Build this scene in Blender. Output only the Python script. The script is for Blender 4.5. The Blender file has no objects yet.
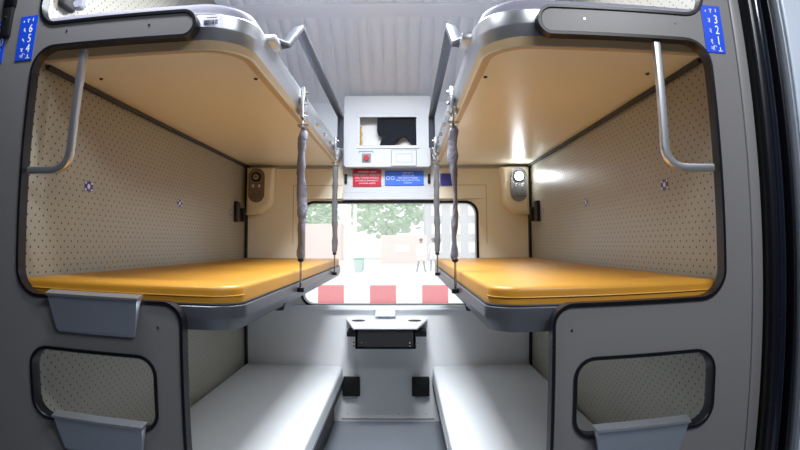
import bpy, bmesh, math, random
from math import sin, cos, pi, radians, sqrt, hypot, atan2
from mathutils import Vector, Matrix
random.seed(7)
S = bpy.context.scene
COL = S.collection

# ------------------------------------------------------------------ camera
CZ = 1.02
cd = bpy.data.cameras.new('camera')
cam = bpy.data.objects.new('camera', cd)
COL.objects.link(cam)
S.camera = cam
cd.type = 'PANO'
pc = cd if hasattr(cd, 'fisheye_polynomial_k0') else cd.cycles
pc.panorama_type = 'FISHEYE_LENS_POLYNOMIAL'
pc.fisheye_fov = 3.1
for i, k in enumerate([0, 0.041169559415886105, -0.00010574204147423929, -1.6961869402969693e-06, 6.913520071838018e-08]):
    setattr(pc, 'fisheye_polynomial_k%d' % i, -k)
cd.sensor_fit = 'HORIZONTAL'
cd.sensor_width = 36
cd.sensor_height = 20.25
cd.shift_x = 0
cd.shift_y = -0.09496
cd.clip_start = 0.02
cd.clip_end = 300
R = Matrix([[0.99998656, 0.00332715, 0.00397711], [0.00430968, -0.10678304, -0.99427301], [-0.00288341, 0.99427678, -0.10679594]]).to_4x4()
R.translation = (0, 0, CZ)
cam.matrix_world = R

# ------------------------------------------------------------------ light
S.view_settings.view_transform = 'Standard'
S.view_settings.look = 'None'
S.view_settings.gamma = 1
S.view_settings.use_curve_mapping = False
S.view_settings.exposure = 0.68
S.cycles.use_denoising = True
S.cycles.max_bounces = 8
S.cycles.sample_clamp_indirect = 6

W = bpy.data.worlds.new('world')
S.world = W
W.use_nodes = True
bg = W.node_tree.nodes['Background']
bg.inputs[0].default_value = (0.93, 0.97, 1.0, 1)
bg.inputs[1].default_value = 1.05


def area(name, loc, sx, sy, power, color, aim=(0, 0, -1), portal=False, spread=180):
    l = bpy.data.lights.new(name, 'AREA')
    l.shape = 'RECTANGLE'
    l.size = sx
    l.size_y = sy
    l.energy = power
    l.color = color
    l.spread = radians(spread)
    if portal:
        l.cycles.is_portal = True
    o = bpy.data.objects.new(name, l)
    COL.objects.link(o)
    o.location = loc
    o.rotation_mode = 'QUATERNION'
    o.rotation_quaternion = Vector(aim).to_track_quat('-Z', 'Y')
    return o


C0 = -0.083      # middle of the bay
area('bay_ceiling_light', (C0, 1.80, 2.10), 0.5, 0.45, 33, (0.90, 0.95, 1.0), spread=158)
area('aisle_ceiling_light', (C0 - 0.52, 0.90, 2.0), 0.5, 0.10, 7, (0.93, 0.96, 1.0))
area('aisle_ceiling_light_right', (0.78, 0.36, 1.98), 0.35, 0.2, 10, (0.95, 0.97, 1.0))
area('aisle_fill_light', (0.50, -0.10, 2.05), 0.5, 0.2, 9, (0.95, 0.97, 1.0))  # fill light added to brighten the lower bay, not a fixture of the coach
area('window_portal', (C0 + 0.01, 3.16, 0.94), 1.0, 0.62, 1, (1, 1, 1), aim=(0, -1, 0), portal=True)


# ------------------------------------------------------------------ materials
def newmat(name):
    m = bpy.data.materials.new(name)
    m.use_nodes = True
    return m, m.node_tree, m.node_tree.nodes['Principled BSDF']


def srgb(r, g, b):
    def f(v):
        v /= 255
        return v / 12.92 if v <= .04045 else ((v + .055) / 1.055) ** 2.4
    return (f(r), f(g), f(b), 1)


def mat(name, col, rough=.5, metal=0, noise=0, nscale=20, bump=0, bscale=60, coat=0, spec=.5, stretch=None):
    m, t, p = newmat(name)
    p.inputs['Base Color'].default_value = col
    p.inputs['Roughness'].default_value = rough
    p.inputs['Metallic'].default_value = metal
    p.inputs['Coat Weight'].default_value = coat
    p.inputs['Specular IOR Level'].default_value = spec
    tc = t.nodes.new('ShaderNodeTexCoord')
    src = tc.outputs['Object']
    if stretch:
        mp = t.nodes.new('ShaderNodeMapping')
        mp.inputs['Scale'].default_value = stretch
        t.links.new(src, mp.inputs[0])
        src = mp.outputs[0]
    if noise:
        n = t.nodes.new('ShaderNodeTexNoise')
        n.inputs['Scale'].default_value = nscale
        n.inputs['Detail'].default_value = 4
        t.links.new(src, n.inputs['Vector'])
        mx = t.nodes.new('ShaderNodeMix')
        mx.data_type = 'RGBA'
        mx.inputs[6].default_value = tuple(c * (1 - noise) for c in col[:3]) + (1,)
        mx.inputs[7].default_value = tuple(min(1, c * (1 + noise)) for c in col[:3]) + (1,)
        t.links.new(n.outputs['Fac'], mx.inputs[0])
        t.links.new(mx.outputs[2], p.inputs['Base Color'])
    if bump:
        n = t.nodes.new('ShaderNodeTexNoise')
        n.inputs['Scale'].default_value = bscale
        n.inputs['Detail'].default_value = 3
        t.links.new(src, n.inputs['Vector'])
        b = t.nodes.new('ShaderNodeBump')
        b.inputs['Strength'].default_value = bump
        b.inputs['Distance'].default_value = .004
        t.links.new(n.outputs['Fac'], b.inputs['Height'])
        t.links.new(b.outputs[0], p.inputs['Normal'])
    return m


def dotted(name, base, dot, pu=.033, pv=.031, rad=.0028, rough=.38):
    """laminate with a centred lattice of small dots, in the plane of y and z"""
    m, t, p = newmat(name)
    tc = t.nodes.new('ShaderNodeTexCoord')
    sp = t.nodes.new('ShaderNodeSeparateXYZ')
    t.links.new(tc.outputs['Object'], sp.inputs[0])

    def M(op, a, b=None):
        n = t.nodes.new('ShaderNodeMath')
        n.operation = op
        for i, v in enumerate((a, b)):
            if v is None:
                continue
            if isinstance(v, (int, float)):
                n.inputs[i].default_value = v
            else:
                t.links.new(v, n.inputs[i])
        return n.outputs[0]

    def lattice(off):
        d = []
        for ax, per in ((1, pu), (2, pv)):
            q = M('FRACT', M('ADD', M('DIVIDE', sp.outputs[ax], per), 20 + off))
            q = M('MULTIPLY', M('SUBTRACT', q, .5), per)
            d.append(M('MULTIPLY', q, q))
        return M('SQRT', M('ADD', d[0], d[1]))
    dist = M('MINIMUM', lattice(0), lattice(.5))
    fac = M('LESS_THAN', dist, rad)
    n = t.nodes.new('ShaderNodeTexNoise')
    n.inputs['Scale'].default_value = 7
    t.links.new(tc.outputs['Object'], n.inputs['Vector'])
    m1 = t.nodes.new('ShaderNodeMix')
    m1.data_type = 'RGBA'
    m1.inputs[6].default_value = tuple(c * .93 for c in base[:3]) + (1,)
    m1.inputs[7].default_value = base
    t.links.new(n.outputs['Fac'], m1.inputs[0])
    mx = t.nodes.new('ShaderNodeMix')
    mx.data_type = 'RGBA'
    t.links.new(fac, mx.inputs[0])
    t.links.new(m1.outputs[2], mx.inputs[6])
    mx.inputs[7].default_value = dot
    t.links.new(mx.outputs[2], p.inputs['Base Color'])
    p.inputs['Roughness'].default_value = rough
    return m


M_ = {}
M_['panel'] = mat('grey_laminate', srgb(112, 111, 113), .42, noise=.04, nscale=300, spec=.4)
M_['rubber'] = mat('black_rubber', srgb(13, 14, 22), .36, spec=.4)
M_['glossrubber'] = mat('gloss_black_rubber', srgb(14, 18, 30), .14, spec=.8)
M_['matteblack'] = mat('matte_black', srgb(13, 14, 17), .6)
M_['alu'] = mat('brushed_aluminium', srgb(205, 208, 214), .33, metal=.9, noise=.05, nscale=40, stretch=(1, 40, 40))
M_['alumat'] = mat('satin_aluminium', srgb(160, 168, 180), .42, metal=.6)
M_['rimgrey'] = mat('rim_aluminium', srgb(104, 107, 114), .38, metal=.6)
M_['steel'] = mat('bright_steel', srgb(200, 200, 202), .2, metal=1)
M_['rail'] = mat('dark_grey_steel', srgb(44, 49, 60), .38, metal=.1)
M_['tan'] = mat('cream_gloss_laminate', srgb(238, 231, 209), .33, noise=.03, nscale=4, coat=.15)
M_['tanlip'] = mat('tan_edge', srgb(200, 176, 138), .45)
M_['cream'] = mat('cream_moulding', srgb(246, 239, 218), .38, noise=.02, nscale=5)
M_['white'] = mat('off_white_moulding', srgb(205, 210, 216), .4, noise=.02, nscale=6)
M_['wallgrey'] = mat('pale_grey_moulding', srgb(236, 237, 239), .45, noise=.03, nscale=5)
M_['ceil'] = mat('ceiling_white', srgb(230, 232, 235), .4)
M_['orange'] = mat('orange_yellow_rexine', srgb(184, 130, 38), .46, noise=.06, nscale=9, bump=.25, bscale=14)
M_['seat'] = mat('white_grey_rexine', srgb(220, 223, 226), .5, noise=.03, nscale=6, bump=.1, bscale=10)
M_['sheet'] = mat('mauve_grey_sheet', srgb(135, 135, 150), .7, bump=.4, bscale=30)
M_['floor'] = mat('grey_vinyl', srgb(120, 126, 134), .35, noise=.08, nscale=30)
M_['dots'] = dotted('dotted_laminate', srgb(162, 159, 146), srgb(22, 18, 16))
M_['strap'] = mat('grey_strap_fabric', srgb(118, 118, 132), .6, bump=.8, bscale=90)
M_['strap2'] = mat('grey_webbing', srgb(96, 96, 100), .8, bump=.8, bscale=140)
M_['blue'] = mat('blue_sign', srgb(22, 72, 205), .35)
M_['blue2'] = mat('blue_notice', srgb(52, 110, 225), .4)
M_['indigo'] = mat('indigo_notice', srgb(66, 70, 160), .4)
M_['red'] = mat('red_notice', srgb(186, 22, 50), .4)
M_['redbtn'] = mat('red_button', srgb(190, 30, 45), .3)
M_['lettering'] = mat('white_lettering', srgb(232, 238, 250), .5)
M_['ink'] = mat('dark_ink', srgb(40, 42, 60), .6)
M_['paper'] = mat('sticker_paper', srgb(225, 228, 245), .5)
M_['unit'] = mat('taupe_plastic', srgb(128, 116, 112), .45)
M_['unitgrey'] = mat('grey_plastic', srgb(128, 132, 138), .4)
M_['roughblack'] = mat('rough_black', srgb(16, 22, 34), .9, bump=.6, bscale=30)
M_['yellow'] = mat('yellow_rope', srgb(205, 165, 80), .7, bump=1, bscale=60)
M_['tabletop'] = mat('table_white', srgb(235, 240, 246), .25)
M_['grout'] = mat('dark_seam', srgb(60, 62, 68), .7)
M_['softseam'] = mat('soft_seam', srgb(150, 150, 150), .7)
M_['warmseam'] = mat('warm_seam', srgb(176, 150, 112), .7)
M_['underside'] = mat('grey_underside', srgb(205, 207, 210), .5)
M_['seatbase'] = mat('dark_seat_box', srgb(48, 50, 56), .55)
M_['emblemblue'] = mat('emblem_blue', srgb(48, 44, 140), .4)
M_['doorwall'] = mat('light_grey_laminate', srgb(176, 186, 200), .28)
# outside
M_['pink'] = mat('painted_red_kerb', srgb(208, 20, 42), .7)
M_['kerbwhite'] = mat('painted_white_kerb', srgb(240, 240, 240), .7)
M_['concrete'] = mat('platform_concrete', srgb(225, 222, 218), .8, noise=.05, nscale=2)
M_['leaf'] = mat('tree_leaves', srgb(165, 200, 155), .7, noise=.2, nscale=2)
M_['bark'] = mat('tree_bark', srgb(110, 90, 75), .9)
M_['brick'] = mat('red_painted_wall', srgb(238, 205, 196), .8, noise=.1, nscale=1)
M_['shed'] = mat('grey_building', srgb(196, 198, 200), .8, noise=.1, nscale=1)
M_['shirt'] = mat('white_clothes', srgb(235, 235, 235), .8)
M_['skin'] = mat('skin', srgb(120, 82, 62), .6)
M_['trouser'] = mat('grey_trousers', srgb(120, 122, 130), .8)
M_['binwhite'] = mat('white_bin', srgb(175, 200, 190), .5)
M_['bingreen'] = mat('green_bin_side', srgb(90, 170, 140), .5)


def emis(name, col, s):
    m = bpy.data.materials.new(name)
    m.use_nodes = True
    p = m.node_tree.nodes['Principled BSDF']
    p.inputs['Base Color'].default_value = col
    p.inputs['Emission Color'].default_value = col
    p.inputs['Emission Strength'].default_value = s
    return m


M_['lampon'] = emis('lit_reading_lamp', (.9, .96, 1, 1), 60)
M_['lampoff'] = mat('lamp_lens', srgb(185, 175, 160), .25)

# window glass: mostly clear, a white veil mixed in to imitate outdoor glare
gm = bpy.data.materials.new('veiled_glass')
gm.use_nodes = True
gt = gm.node_tree
gt.nodes.clear()
o_ = gt.nodes.new('ShaderNodeOutputMaterial')
tr = gt.nodes.new('ShaderNodeBsdfTransparent')
tl = gt.nodes.new('ShaderNodeBsdfTranslucent')
tl.inputs[0].default_value = (.95, .96, .97, 1)
gl = gt.nodes.new('ShaderNodeBsdfGlossy')
gl.inputs['Roughness'].default_value = .03
m1 = gt.nodes.new('ShaderNodeMixShader')
m1.inputs[0].default_value = .16
m2 = gt.nodes.new('ShaderNodeMixShader')
m2.inputs[0].default_value = .03
gt.links.new(tr.outputs[0], m1.inputs[1])
gt.links.new(tl.outputs[0], m1.inputs[2])
gt.links.new(m1.outputs[0], m2.inputs[1])
gt.links.new(gl.outputs[0], m2.inputs[2])
gt.links.new(m2.outputs[0], o_.inputs[0])
M_['glass'] = gm


# ------------------------------------------------------------------ helpers
def link(name, me, m, parent=None):
    o = bpy.data.objects.new(name, me)
    COL.objects.link(o)
    for k in (m if isinstance(m, (list, tuple)) else [m]):
        me.materials.append(M_[k])
    if parent is not None:
        o.parent = parent
        o.matrix_parent_inverse = Matrix.Translation(-parent.location)
    return o


def fin(name, b, m, parent=None, smooth=False, ang=35):
    bmesh.ops.remove_doubles(b, verts=b.verts, dist=1e-6)
    bmesh.ops.recalc_face_normals(b, faces=b.faces)
    me = bpy.data.meshes.new(name)
    b.to_mesh(me)
    b.free()
    if smooth:
        for f in me.polygons:
            f.use_smooth = True
        try:
            me.set_sharp_from_angle(angle=radians(ang))
        except Exception:
            pass
    return link(name, me, m, parent)


def sub(name, b, m, part, smooth=False):
    """a sub-part: child of a part whose own origin sits at its thing's base"""
    o = fin(name, b, m, None, smooth)
    o.parent = part
    bpy.context.view_layer.update()
    o.matrix_parent_inverse = part.matrix_world.inverted()
    return o


def empty(name, loc, label, cat, group=None):
    o = bpy.data.objects.new(name, None)
    COL.objects.link(o)
    o.location = loc
    o.empty_display_size = .05
    return tag(o, label, cat, group)


def tag(o, label, cat, group=None):
    o['label'] = label
    o['category'] = cat
    if group:
        o['group'] = group
    return o


def struct(o):
    o['kind'] = 'structure'
    return o


def box(b, x0, x1, y0, y1, z0, z1, bev=0, seg=2, rot=None):
    mtx = Matrix.Translation(((x0 + x1) / 2, (y0 + y1) / 2, (z0 + z1) / 2))
    if rot is not None:
        mtx = mtx @ rot
    mtx = mtx @ Matrix.Diagonal((abs(x1 - x0), abs(y1 - y0), abs(z1 - z0), 1))
    r = bmesh.ops.create_cube(b, size=1, matrix=mtx)
    if bev:
        es = list({e for v in r['verts'] for e in v.link_edges})
        bmesh.ops.bevel(b, geom=es, offset=bev, segments=seg, profile=.5, affect='EDGES')


def cyl(b, p0, p1, r, seg=16, r2=None):
    p0, p1 = Vector(p0), Vector(p1)
    d = p1 - p0
    q = d.to_track_quat('Z', 'Y').to_matrix().to_4x4()
    bmesh.ops.create_cone(b, cap_ends=True, segments=seg, radius1=r, radius2=r if r2 is None else r2, depth=d.length,
                          matrix=Matrix.Translation((p0 + p1) / 2) @ q)


def ball(b, p, r, sc=(1, 1, 1), sub=2):
    bmesh.ops.create_icosphere(b, subdivisions=sub, radius=r, matrix=Matrix.Translation(p) @ Matrix.Diagonal((*sc, 1)))


def fillet(pts, closed=False, seg=8):
    """pts = [(a, b, radius)] -> rounded 2d path"""
    n = len(pts)
    out = []
    for i, (x, y, r) in enumerate(pts):
        if r <= 0 or (not closed and i in (0, n - 1)):
            out.append((x, y))
            continue
        P = Vector((x, y))
        A = Vector(pts[(i - 1) % n][:2]) - P
        Bv = Vector(pts[(i + 1) % n][:2]) - P
        la, lb = A.length, Bv.length
        A /= la
        Bv /= lb
        ang = A.angle(Bv)
        na, nb = pts[(i - 1) % n][2] > 0, pts[(i + 1) % n][2] > 0
        t = min(r / math.tan(ang / 2), la * (.4999 if na else .95), lb * (.4999 if nb else .95))
        rr = t * math.tan(ang / 2)
        cen = P + (A + Bv).normalized() * (rr / sin(ang / 2))
        s = P + A * t
        e = P + Bv * t
        a0 = atan2(s.y - cen.y, s.x - cen.x)
        a1 = atan2(e.y - cen.y, e.x - cen.x)
        d = (a1 - a0 + pi) % (2 * pi) - pi
        for k in range(seg + 1):
            a = a0 + d * k / seg
            out.append((cen.x + rr * cos(a), cen.y + rr * sin(a)))
    return out


def plate(loops, d0, d1, tofn, bev=0):
    """2d loops (first outer, rest holes) extruded between d0 and d1; tofn(a, b, d) -> xyz. returns bmesh"""
    cu = bpy.data.curves.new('tmp', 'CURVE')
    cu.dimensions = '2D'
    cu.fill_mode = 'BOTH'
    cu.extrude = .5
    for lp in loops:
        sp = cu.splines.new('POLY')
        sp.points.add(len(lp) - 1)
        for i, (a, b_) in enumerate(lp):
            sp.points[i].co = (a, b_, 0, 1)
        sp.use_cyclic_u = True
    o = bpy.data.objects.new('tmp', cu)
    COL.objects.link(o)
    bpy.context.view_layer.update()
    me = bpy.data.meshes.new_from_object(o.evaluated_get(bpy.context.evaluated_depsgraph_get()))
    bpy.data.objects.remove(o)
    bpy.data.curves.remove(cu)
    b = bmesh.new()
    b.from_mesh(me)
    bpy.data.meshes.remove(me)
    for v in b.verts:
        v.co = Vector(tofn(v.co.x, v.co.y, d0 if v.co.z < 0 else d1))
    bmesh.ops.remove_doubles(b, verts=b.verts, dist=1e-6)
    return b


XZ = lambda a, b, d: (a, d, b)      # plate standing in x,z; depth along y
XY = lambda a, b, d: (a, b, d)      # plate lying in x,y; depth along z
YZ = lambda a, b, d: (d, a, b)


def sweep(b, path, prof, tofn, closed=False, flip=1):
    """sweep profile [(n, d)] along a 2d path; n = offset along the in-plane normal, d = third axis"""
    n = len(path)
    rings = []
    for i in range(n):
        p = Vector(path[i])
        a = Vector(path[(i - 1) % n]) if (closed or i > 0) else None
        c = Vector(path[(i + 1) % n]) if (closed or i < n - 1) else None
        d0 = (p - a).normalized() if a is not None and (p - a).length > 1e-9 else None
        d1 = (c - p).normalized() if c is not None and (c - p).length > 1e-9 else None
        if d0 is None:
            d0 = d1
        if d1 is None:
            d1 = d0
        t = (d0 + d1).normalized()
        nr = Vector((-t.y, t.x)) * flip
        k = 1 / max(.5, t.dot(d1))
        rings.append([b.verts.new(tofn(p.x + nr.x * q * k, p.y + nr.y * q * k, d)) for q, d in prof])
    m = len(prof)
    for i in range(n if closed else n - 1):
        r0, r1 = rings[i], rings[(i + 1) % n]
        for j in range(m):
            try:
                b.faces.new((r0[j], r0[(j + 1) % m], r1[(j + 1) % m], r1[j]))
            except ValueError:
                pass
    if not closed:
        b.faces.new(rings[0])
        b.faces.new(rings[-1])


def tube3(b, pts, w, h=None, seg=0, bevr=.3):
    """tube along 3d points; rectangular (w x h, rounded) if seg == 0, else round of radius w"""
    h = h or w
    if seg:
        prof = [(w * cos(2 * pi * k / seg), w * sin(2 * pi * k / seg)) for k in range(seg)]
    else:
        q = bevr * min(w, h) / 2
        prof = []
        for sx_, sy_, a0 in ((1, 1, 0), (-1, 1, 90), (-1, -1, 180), (1, -1, 270)):
            for k in range(3):
                a = radians(a0 + 45 * k)
                prof.append((sx_ * (w / 2 - q) + q * cos(a), sy_ * (h / 2 - q) + q * sin(a)))
    pts = [Vector(p) for p in pts]
    rings = []
    up = None
    for i, p in enumerate(pts):
        d0 = (p - pts[i - 1]).normalized() if i else None
        d1 = (pts[i + 1] - p).normalized() if i < len(pts) - 1 else None
        t = ((d0 or d1) + (d1 or d0)).normalized()
        if up is None:
            up = Vector((0, 0, 1)) if abs(t.z) < .9 else Vector((0, 1, 0))
        sd = t.cross(up).normalized()
        up = sd.cross(t).normalized()
        k = 1 / max(.6, t.dot(d1 or d0))
        rings.append([b.verts.new(p + sd * a * k + up * c) for a, c in prof])
    m = len(prof)
    for i in range(len(pts) - 1):
        for j in range(m):
            b.faces.new((rings[i][j], rings[i][(j + 1) % m], rings[i + 1][(j + 1) % m], rings[i + 1][j]))
    b.faces.new(rings[0])
    b.faces.new(rings[-1])


def arc3(pts, r, seg=6):
    """round the inner corners of a 3d polyline"""
    out = [Vector(pts[0])]
    for i in range(1, len(pts) - 1):
        P = Vector(pts[i])
        A = Vector(pts[i - 1]) - P
        Bv = Vector(pts[i + 1]) - P
        ang = A.angle(Bv)
        t = min(r / math.tan(ang / 2), A.length * .49, Bv.length * .49)
        s = P + A.normalized() * t
        e = P + Bv.normalized() * t
        for k in range(seg + 1):
            u = k / seg
            out.append(s * (1 - u) ** 2 + P * 2 * u * (1 - u) + e * u * u)
    out.append(Vector(pts[-1]))
    return out


def text(name, body, x, y, z, size, m, parent=None, rz=0, align='CENTER', depth=.0004, sx=1, face='y'):
    cu = bpy.data.curves.new('t', 'FONT')
    cu.body = body
    cu.size = size
    cu.align_x = align
    cu.align_y = 'CENTER'
    cu.extrude = depth
    cu.resolution_u = 3
    o = bpy.data.objects.new('t', cu)
    COL.objects.link(o)
    bpy.context.view_layer.update()
    me = bpy.data.meshes.new_from_object(o.evaluated_get(bpy.context.evaluated_depsgraph_get()))
    bpy.data.objects.remove(o)
    bpy.data.curves.remove(cu)
    me.transform(Matrix.Translation((x, y, z)) @ Matrix.Rotation(rz, 4, 'Z') @ Matrix.Rotation(pi / 2, 4, 'X') @ Matrix.Diagonal((sx, 1, 1, 1)))
    me.materials.clear()
    return link(name, me, m, parent)


def X(s, u):
    return C0 + s * u


SIDE = {-1: 'left', 1: 'right'}
PY0, PY1 = 1.087, 1.110     # end panel front / back
YB = 3.05                   # window wall
HW = .805                   # half width between partitions

# ------------------------------------------------------------------ structure
b = bmesh.new()
box(b, -1.7, 1.5, -.75, 3.10, -.05, 0)
struct(fin('floor', b, 'floor'))
# partitions with the dotted laminate
for s in (-1, 1):
    b = bmesh.new()
    x0, x1 = X(s, HW), X(s, HW + .03)
    box(b, min(x0, x1), max(x0, x1), PY1, 3.05, 0, 2.2)
    struct(fin('wall_' + SIDE[s], b, 'dots'))
    # dark corner gap profiles
    b = bmesh.new()
    x0, x1 = X(s, HW - .012), X(s, HW)
    box(b, min(x0, x1), max(x0, x1), 3.02, 3.05, 0, 1.9)
    struct(fin('trim_%d' % (1 if s < 0 else 2), b, 'matteblack'))

# window wall with an opening
WX0, WX1, WZ0, WZ1 = -.565, .424, .655, 1.238
hole = fillet([(WX0, WZ0, .07), (WX1, WZ0, .07), (WX1, WZ1, .07), (WX0, WZ1, .07)], True)
b = plate([[(-.95, 0), (.80, 0), (.80, 1.42), (-.95, 1.42)], hole], YB, YB + .06, XZ)
struct(fin('wall_back', b, 'wallgrey'))
b = bmesh.new()
box(b, -.95, .80, YB, YB + .06, 1.42, 1.95)
struct(fin('wall_back_top', b, 'white'))

# cream lining beside and above the window (middle berth bay)
for s in (-1, 1):
    if s < 0:
        xa, xb = X(s, HW - .012), -.33
    else:
        xa, xb = X(s, HW - .012), .19
    lo, hi = min(xa, xb), max(xa, xb)
    out = [(lo, .86), (hi, .86), (hi, 1.425), (lo, 1.425)]
    # clip the window opening out of it
    if s < 0:
        loop = fillet([(lo, .86, 0), (WX0 - .004, .86, 0), (WX0 - .004, WZ1 + .004, .07), (hi, WZ1 + .004, 0), (hi, 1.425, 0), (lo, 1.425, 0)], True)
    else:
        loop = fillet([(hi, .86, 0), (WX1 + .004, .86, 0), (WX1 + .004, WZ1 + .004, .07), (lo, WZ1 + .004, 0), (lo, 1.425, 0), (hi, 1.425, 0)], True)
    b = plate([loop], YB - .006, YB, XZ)
    struct(fin('wall_lining_' + SIDE[s], b, 'cream'))
    b = bmesh.new()
    xs = WX0 - .05 if s < 0 else WX1 + .05
    box(b, xs - .0012, xs + .0012, YB - .008, YB - .005, 1.0, 1.33)
    box(b, min(xs, xb), max(xs, xb), YB - .008, YB - .005, 1.329, 1.3315)
    struct(fin('trim_%d' % (3 if s < 0 else 4), b, 'warmseam'))

# moulded corner housing that carries the reading light
for s in (-1, 1):
    b = bmesh.new()
    prof = [(.795, 1.14), (.66, 1.19), (.62, 1.25), (.62, 1.425)]
    front = fillet([(X(s, HW - .014), 1.16, 0), (X(s, .71), 1.165, .06), (X(s, .64), 1.215, .06), (X(s, .632), 1.428, 0), (X(s, HW - .014), 1.428, 0)], True)
    bb = plate([front], YB - .075, YB - .004, XZ)
    es = [e for e in bb.edges if abs(e.verts[0].co.y - (YB - .075)) < 1e-4 and abs(e.verts[1].co.y - (YB - .075)) < 1e-4 and len(e.link_faces) == 2
          and abs(e.link_faces[0].normal.dot(e.link_faces[1].normal)) < .5]
    bmesh.ops.bevel(bb, geom=es, offset=.025, segments=4, profile=.5, affect='EDGES')
    b.free()
    struct(fin('wall_corner_' + SIDE[s], bb, 'cream', smooth=True))

# window surround, gasket, pane
w1 = bpy.data.objects.new('window_1', None)
COL.objects.link(w1)
w1.location = ((WX0 + WX1) / 2, YB, WZ0)
struct(w1)
b = bmesh.new()
sweep(b, hole, [(-.004, YB - .012), (.010, YB - .012), (.010, YB + .05), (-.004, YB + .05)], XZ, closed=True, flip=1)
fin('window_gasket', b, 'rubber', w1, True)
b = plate([hole], YB + .030, YB + .034, XZ)
fin('pane', b, 'glass', w1)
b = bmesh.new()
box(b, WX0 - .05, WX1 + .05, YB - .030, YB - .001, .637, .661, .003)
box(b, -.15, -.04, YB - .045, YB, .604, .636, .004)
fin('window_sill', b, 'tabletop', w1)
b = bmesh.new()
box(b, -.335, .195, YB - .03, YB - .006, 1.247, 1.262, .003)
box(b, -.335, .195, YB - .022, YB - .006, 1.262, 1.288, .002)
fin('window_head_rail', b, 'white', w1)

for xa, xb in ((-.60, -.336), (.196, .46)):
    b = bmesh.new()
    box(b, xa, xb, YB - .02, YB - .006, 1.252, 1.262, .003)
    fin('window_head_strip', b, 'cream', w1)
# signs shelf strip and the box above the window (houses the small hatch)
BXL, BXR = -.322, .157
b = bmesh.new()
loop = fillet([(BXL, 1.425, .012), (BXR, 1.425, .012), (BXR, 1.825, .012), (BXL, 1.825, .012)], True)
hatch = [(-.238, 1.545), (.078, 1.545), (.078, 1.722), (-.238, 1.722)]
b.free()
BY = YB - .09


def yb(px):  # place things measured on the wall plane onto the box front
    return px * BY / YB


hx0, hx1 = -.244, .090
hz0, hz1 = CZ + (1.548 - CZ) * BY / YB, CZ + (1.737 - CZ) * BY / YB
b = plate([loop, [(hx0, hz0), (hx1, hz0), (hx1, hz1), (hx0, hz1)]], BY, YB + .005, XZ)
struct(fin('wall_box', b, 'white'))

# ceiling: smooth band, ribs over the bay and down the cove to the window wall
prof = [(3.06, 1.80), (3.02, 1.845), (2.95, 1.885), (2.87, 1.935), (2.80, 1.98), (2.74, 2.015), (2.68, 2.05), (2.62, 2.08), (2.57, 2.105), (2.545, 2.118)]
b = bmesh.new()
xs = []
xx = X(-1, HW + .02)
pitch = .0655
k0 = C0 - 13 * pitch
for k in range(28):
    xa = k0 + k * pitch
    for f, d in ((0, 0), (.55, 0), (.68, .5), (.78, 1), (.88, .5)):
        xs.append((xa + f * pitch, d))


def ribsheet(b, yz, fade):
    rows = []
    for i, (yy, zz) in enumerate(yz):
        if i == 0:
            ty = Vector((yz[1][0] - yy, yz[1][1] - zz))
        elif i == len(yz) - 1:
            ty = Vector((yy - yz[i - 1][0], zz - yz[i - 1][1]))
        else:
            ty = Vector((yz[i + 1][0] - yz[i - 1][0], yz[i + 1][1] - yz[i - 1][1]))
        ty.normalize()
        nr = Vector((-ty.y, ty.x))
        if nr.y < 0:
            nr = -nr
        f = fade(i)
        rows.append([b.verts.new((xv, yy + nr.x * .013 * d * f, zz + nr.y * .013 * d * f)) for xv, d in xs])
    for r0, r1 in zip(rows, rows[1:]):
        for j in range(len(xs) - 1):
            b.faces.new((r0[j], r0[j + 1], r1[j + 1], r1[j]))


ribsheet(b, prof, lambda i: 0 if i < 1 else min(1, (i) / 3) if i < len(prof) - 1 else 0)
struct(fin('ceiling_cove', b, 'ceil', smooth=True, ang=60))
b = bmesh.new()
ribsheet(b, [(2.40, 2.128), (2.38, 2.13), (1.9, 2.14), (1.2, 2.15)], lambda i: 0 if i == 0 else 1)
struct(fin('ceiling_ribbed', b, 'ceil', smooth=True, ang=60))
b = bmesh.new()
box(b, -1.0, .85, 2.395, 2.55, 2.118, 2.14, .004)
struct(fin('ceiling_band', b, 'ceil'))
b = bmesh.new()
box(b, -1.7, 1.5, -.75, 3.12, 2.16, 2.2)
struct(fin('ceiling', b, 'ceil'))
# the aisle behind the viewer
b = bmesh.new()
box(b, -1.7, 1.5, -.80, -.75, 0, 2.16)
struct(fin('wall_aisle', b, 'seatbase'))
for s, xw in ((-1, -1.7), (1, 1.5)):
    b = bmesh.new()
    box(b, xw - .02, xw + .02, -.8, 1.2, 0, 2.16)
    struct(fin('wall_far_' + SIDE[s], b, 'seatbase'))

# ------------------------------------------------------------------ end panels
IN, OUT = .376, .786


def trim_path(s):
    OUT, IN, INB, zt = (.786, .367, .369, 1.458) if s < 0 else (.777, .376, .384, 1.455)
    return [(X(s, u), z) for u, z in fillet([(INB, 0.0, 0), (INB, .889, .046), (OUT, .889, .058), (OUT, zt, .058), (IN, zt, .0314),
                                            (IN, 1.522, .0314), (OUT, 1.522, .05), (OUT, 2.15, 0)], False, 10)]


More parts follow.
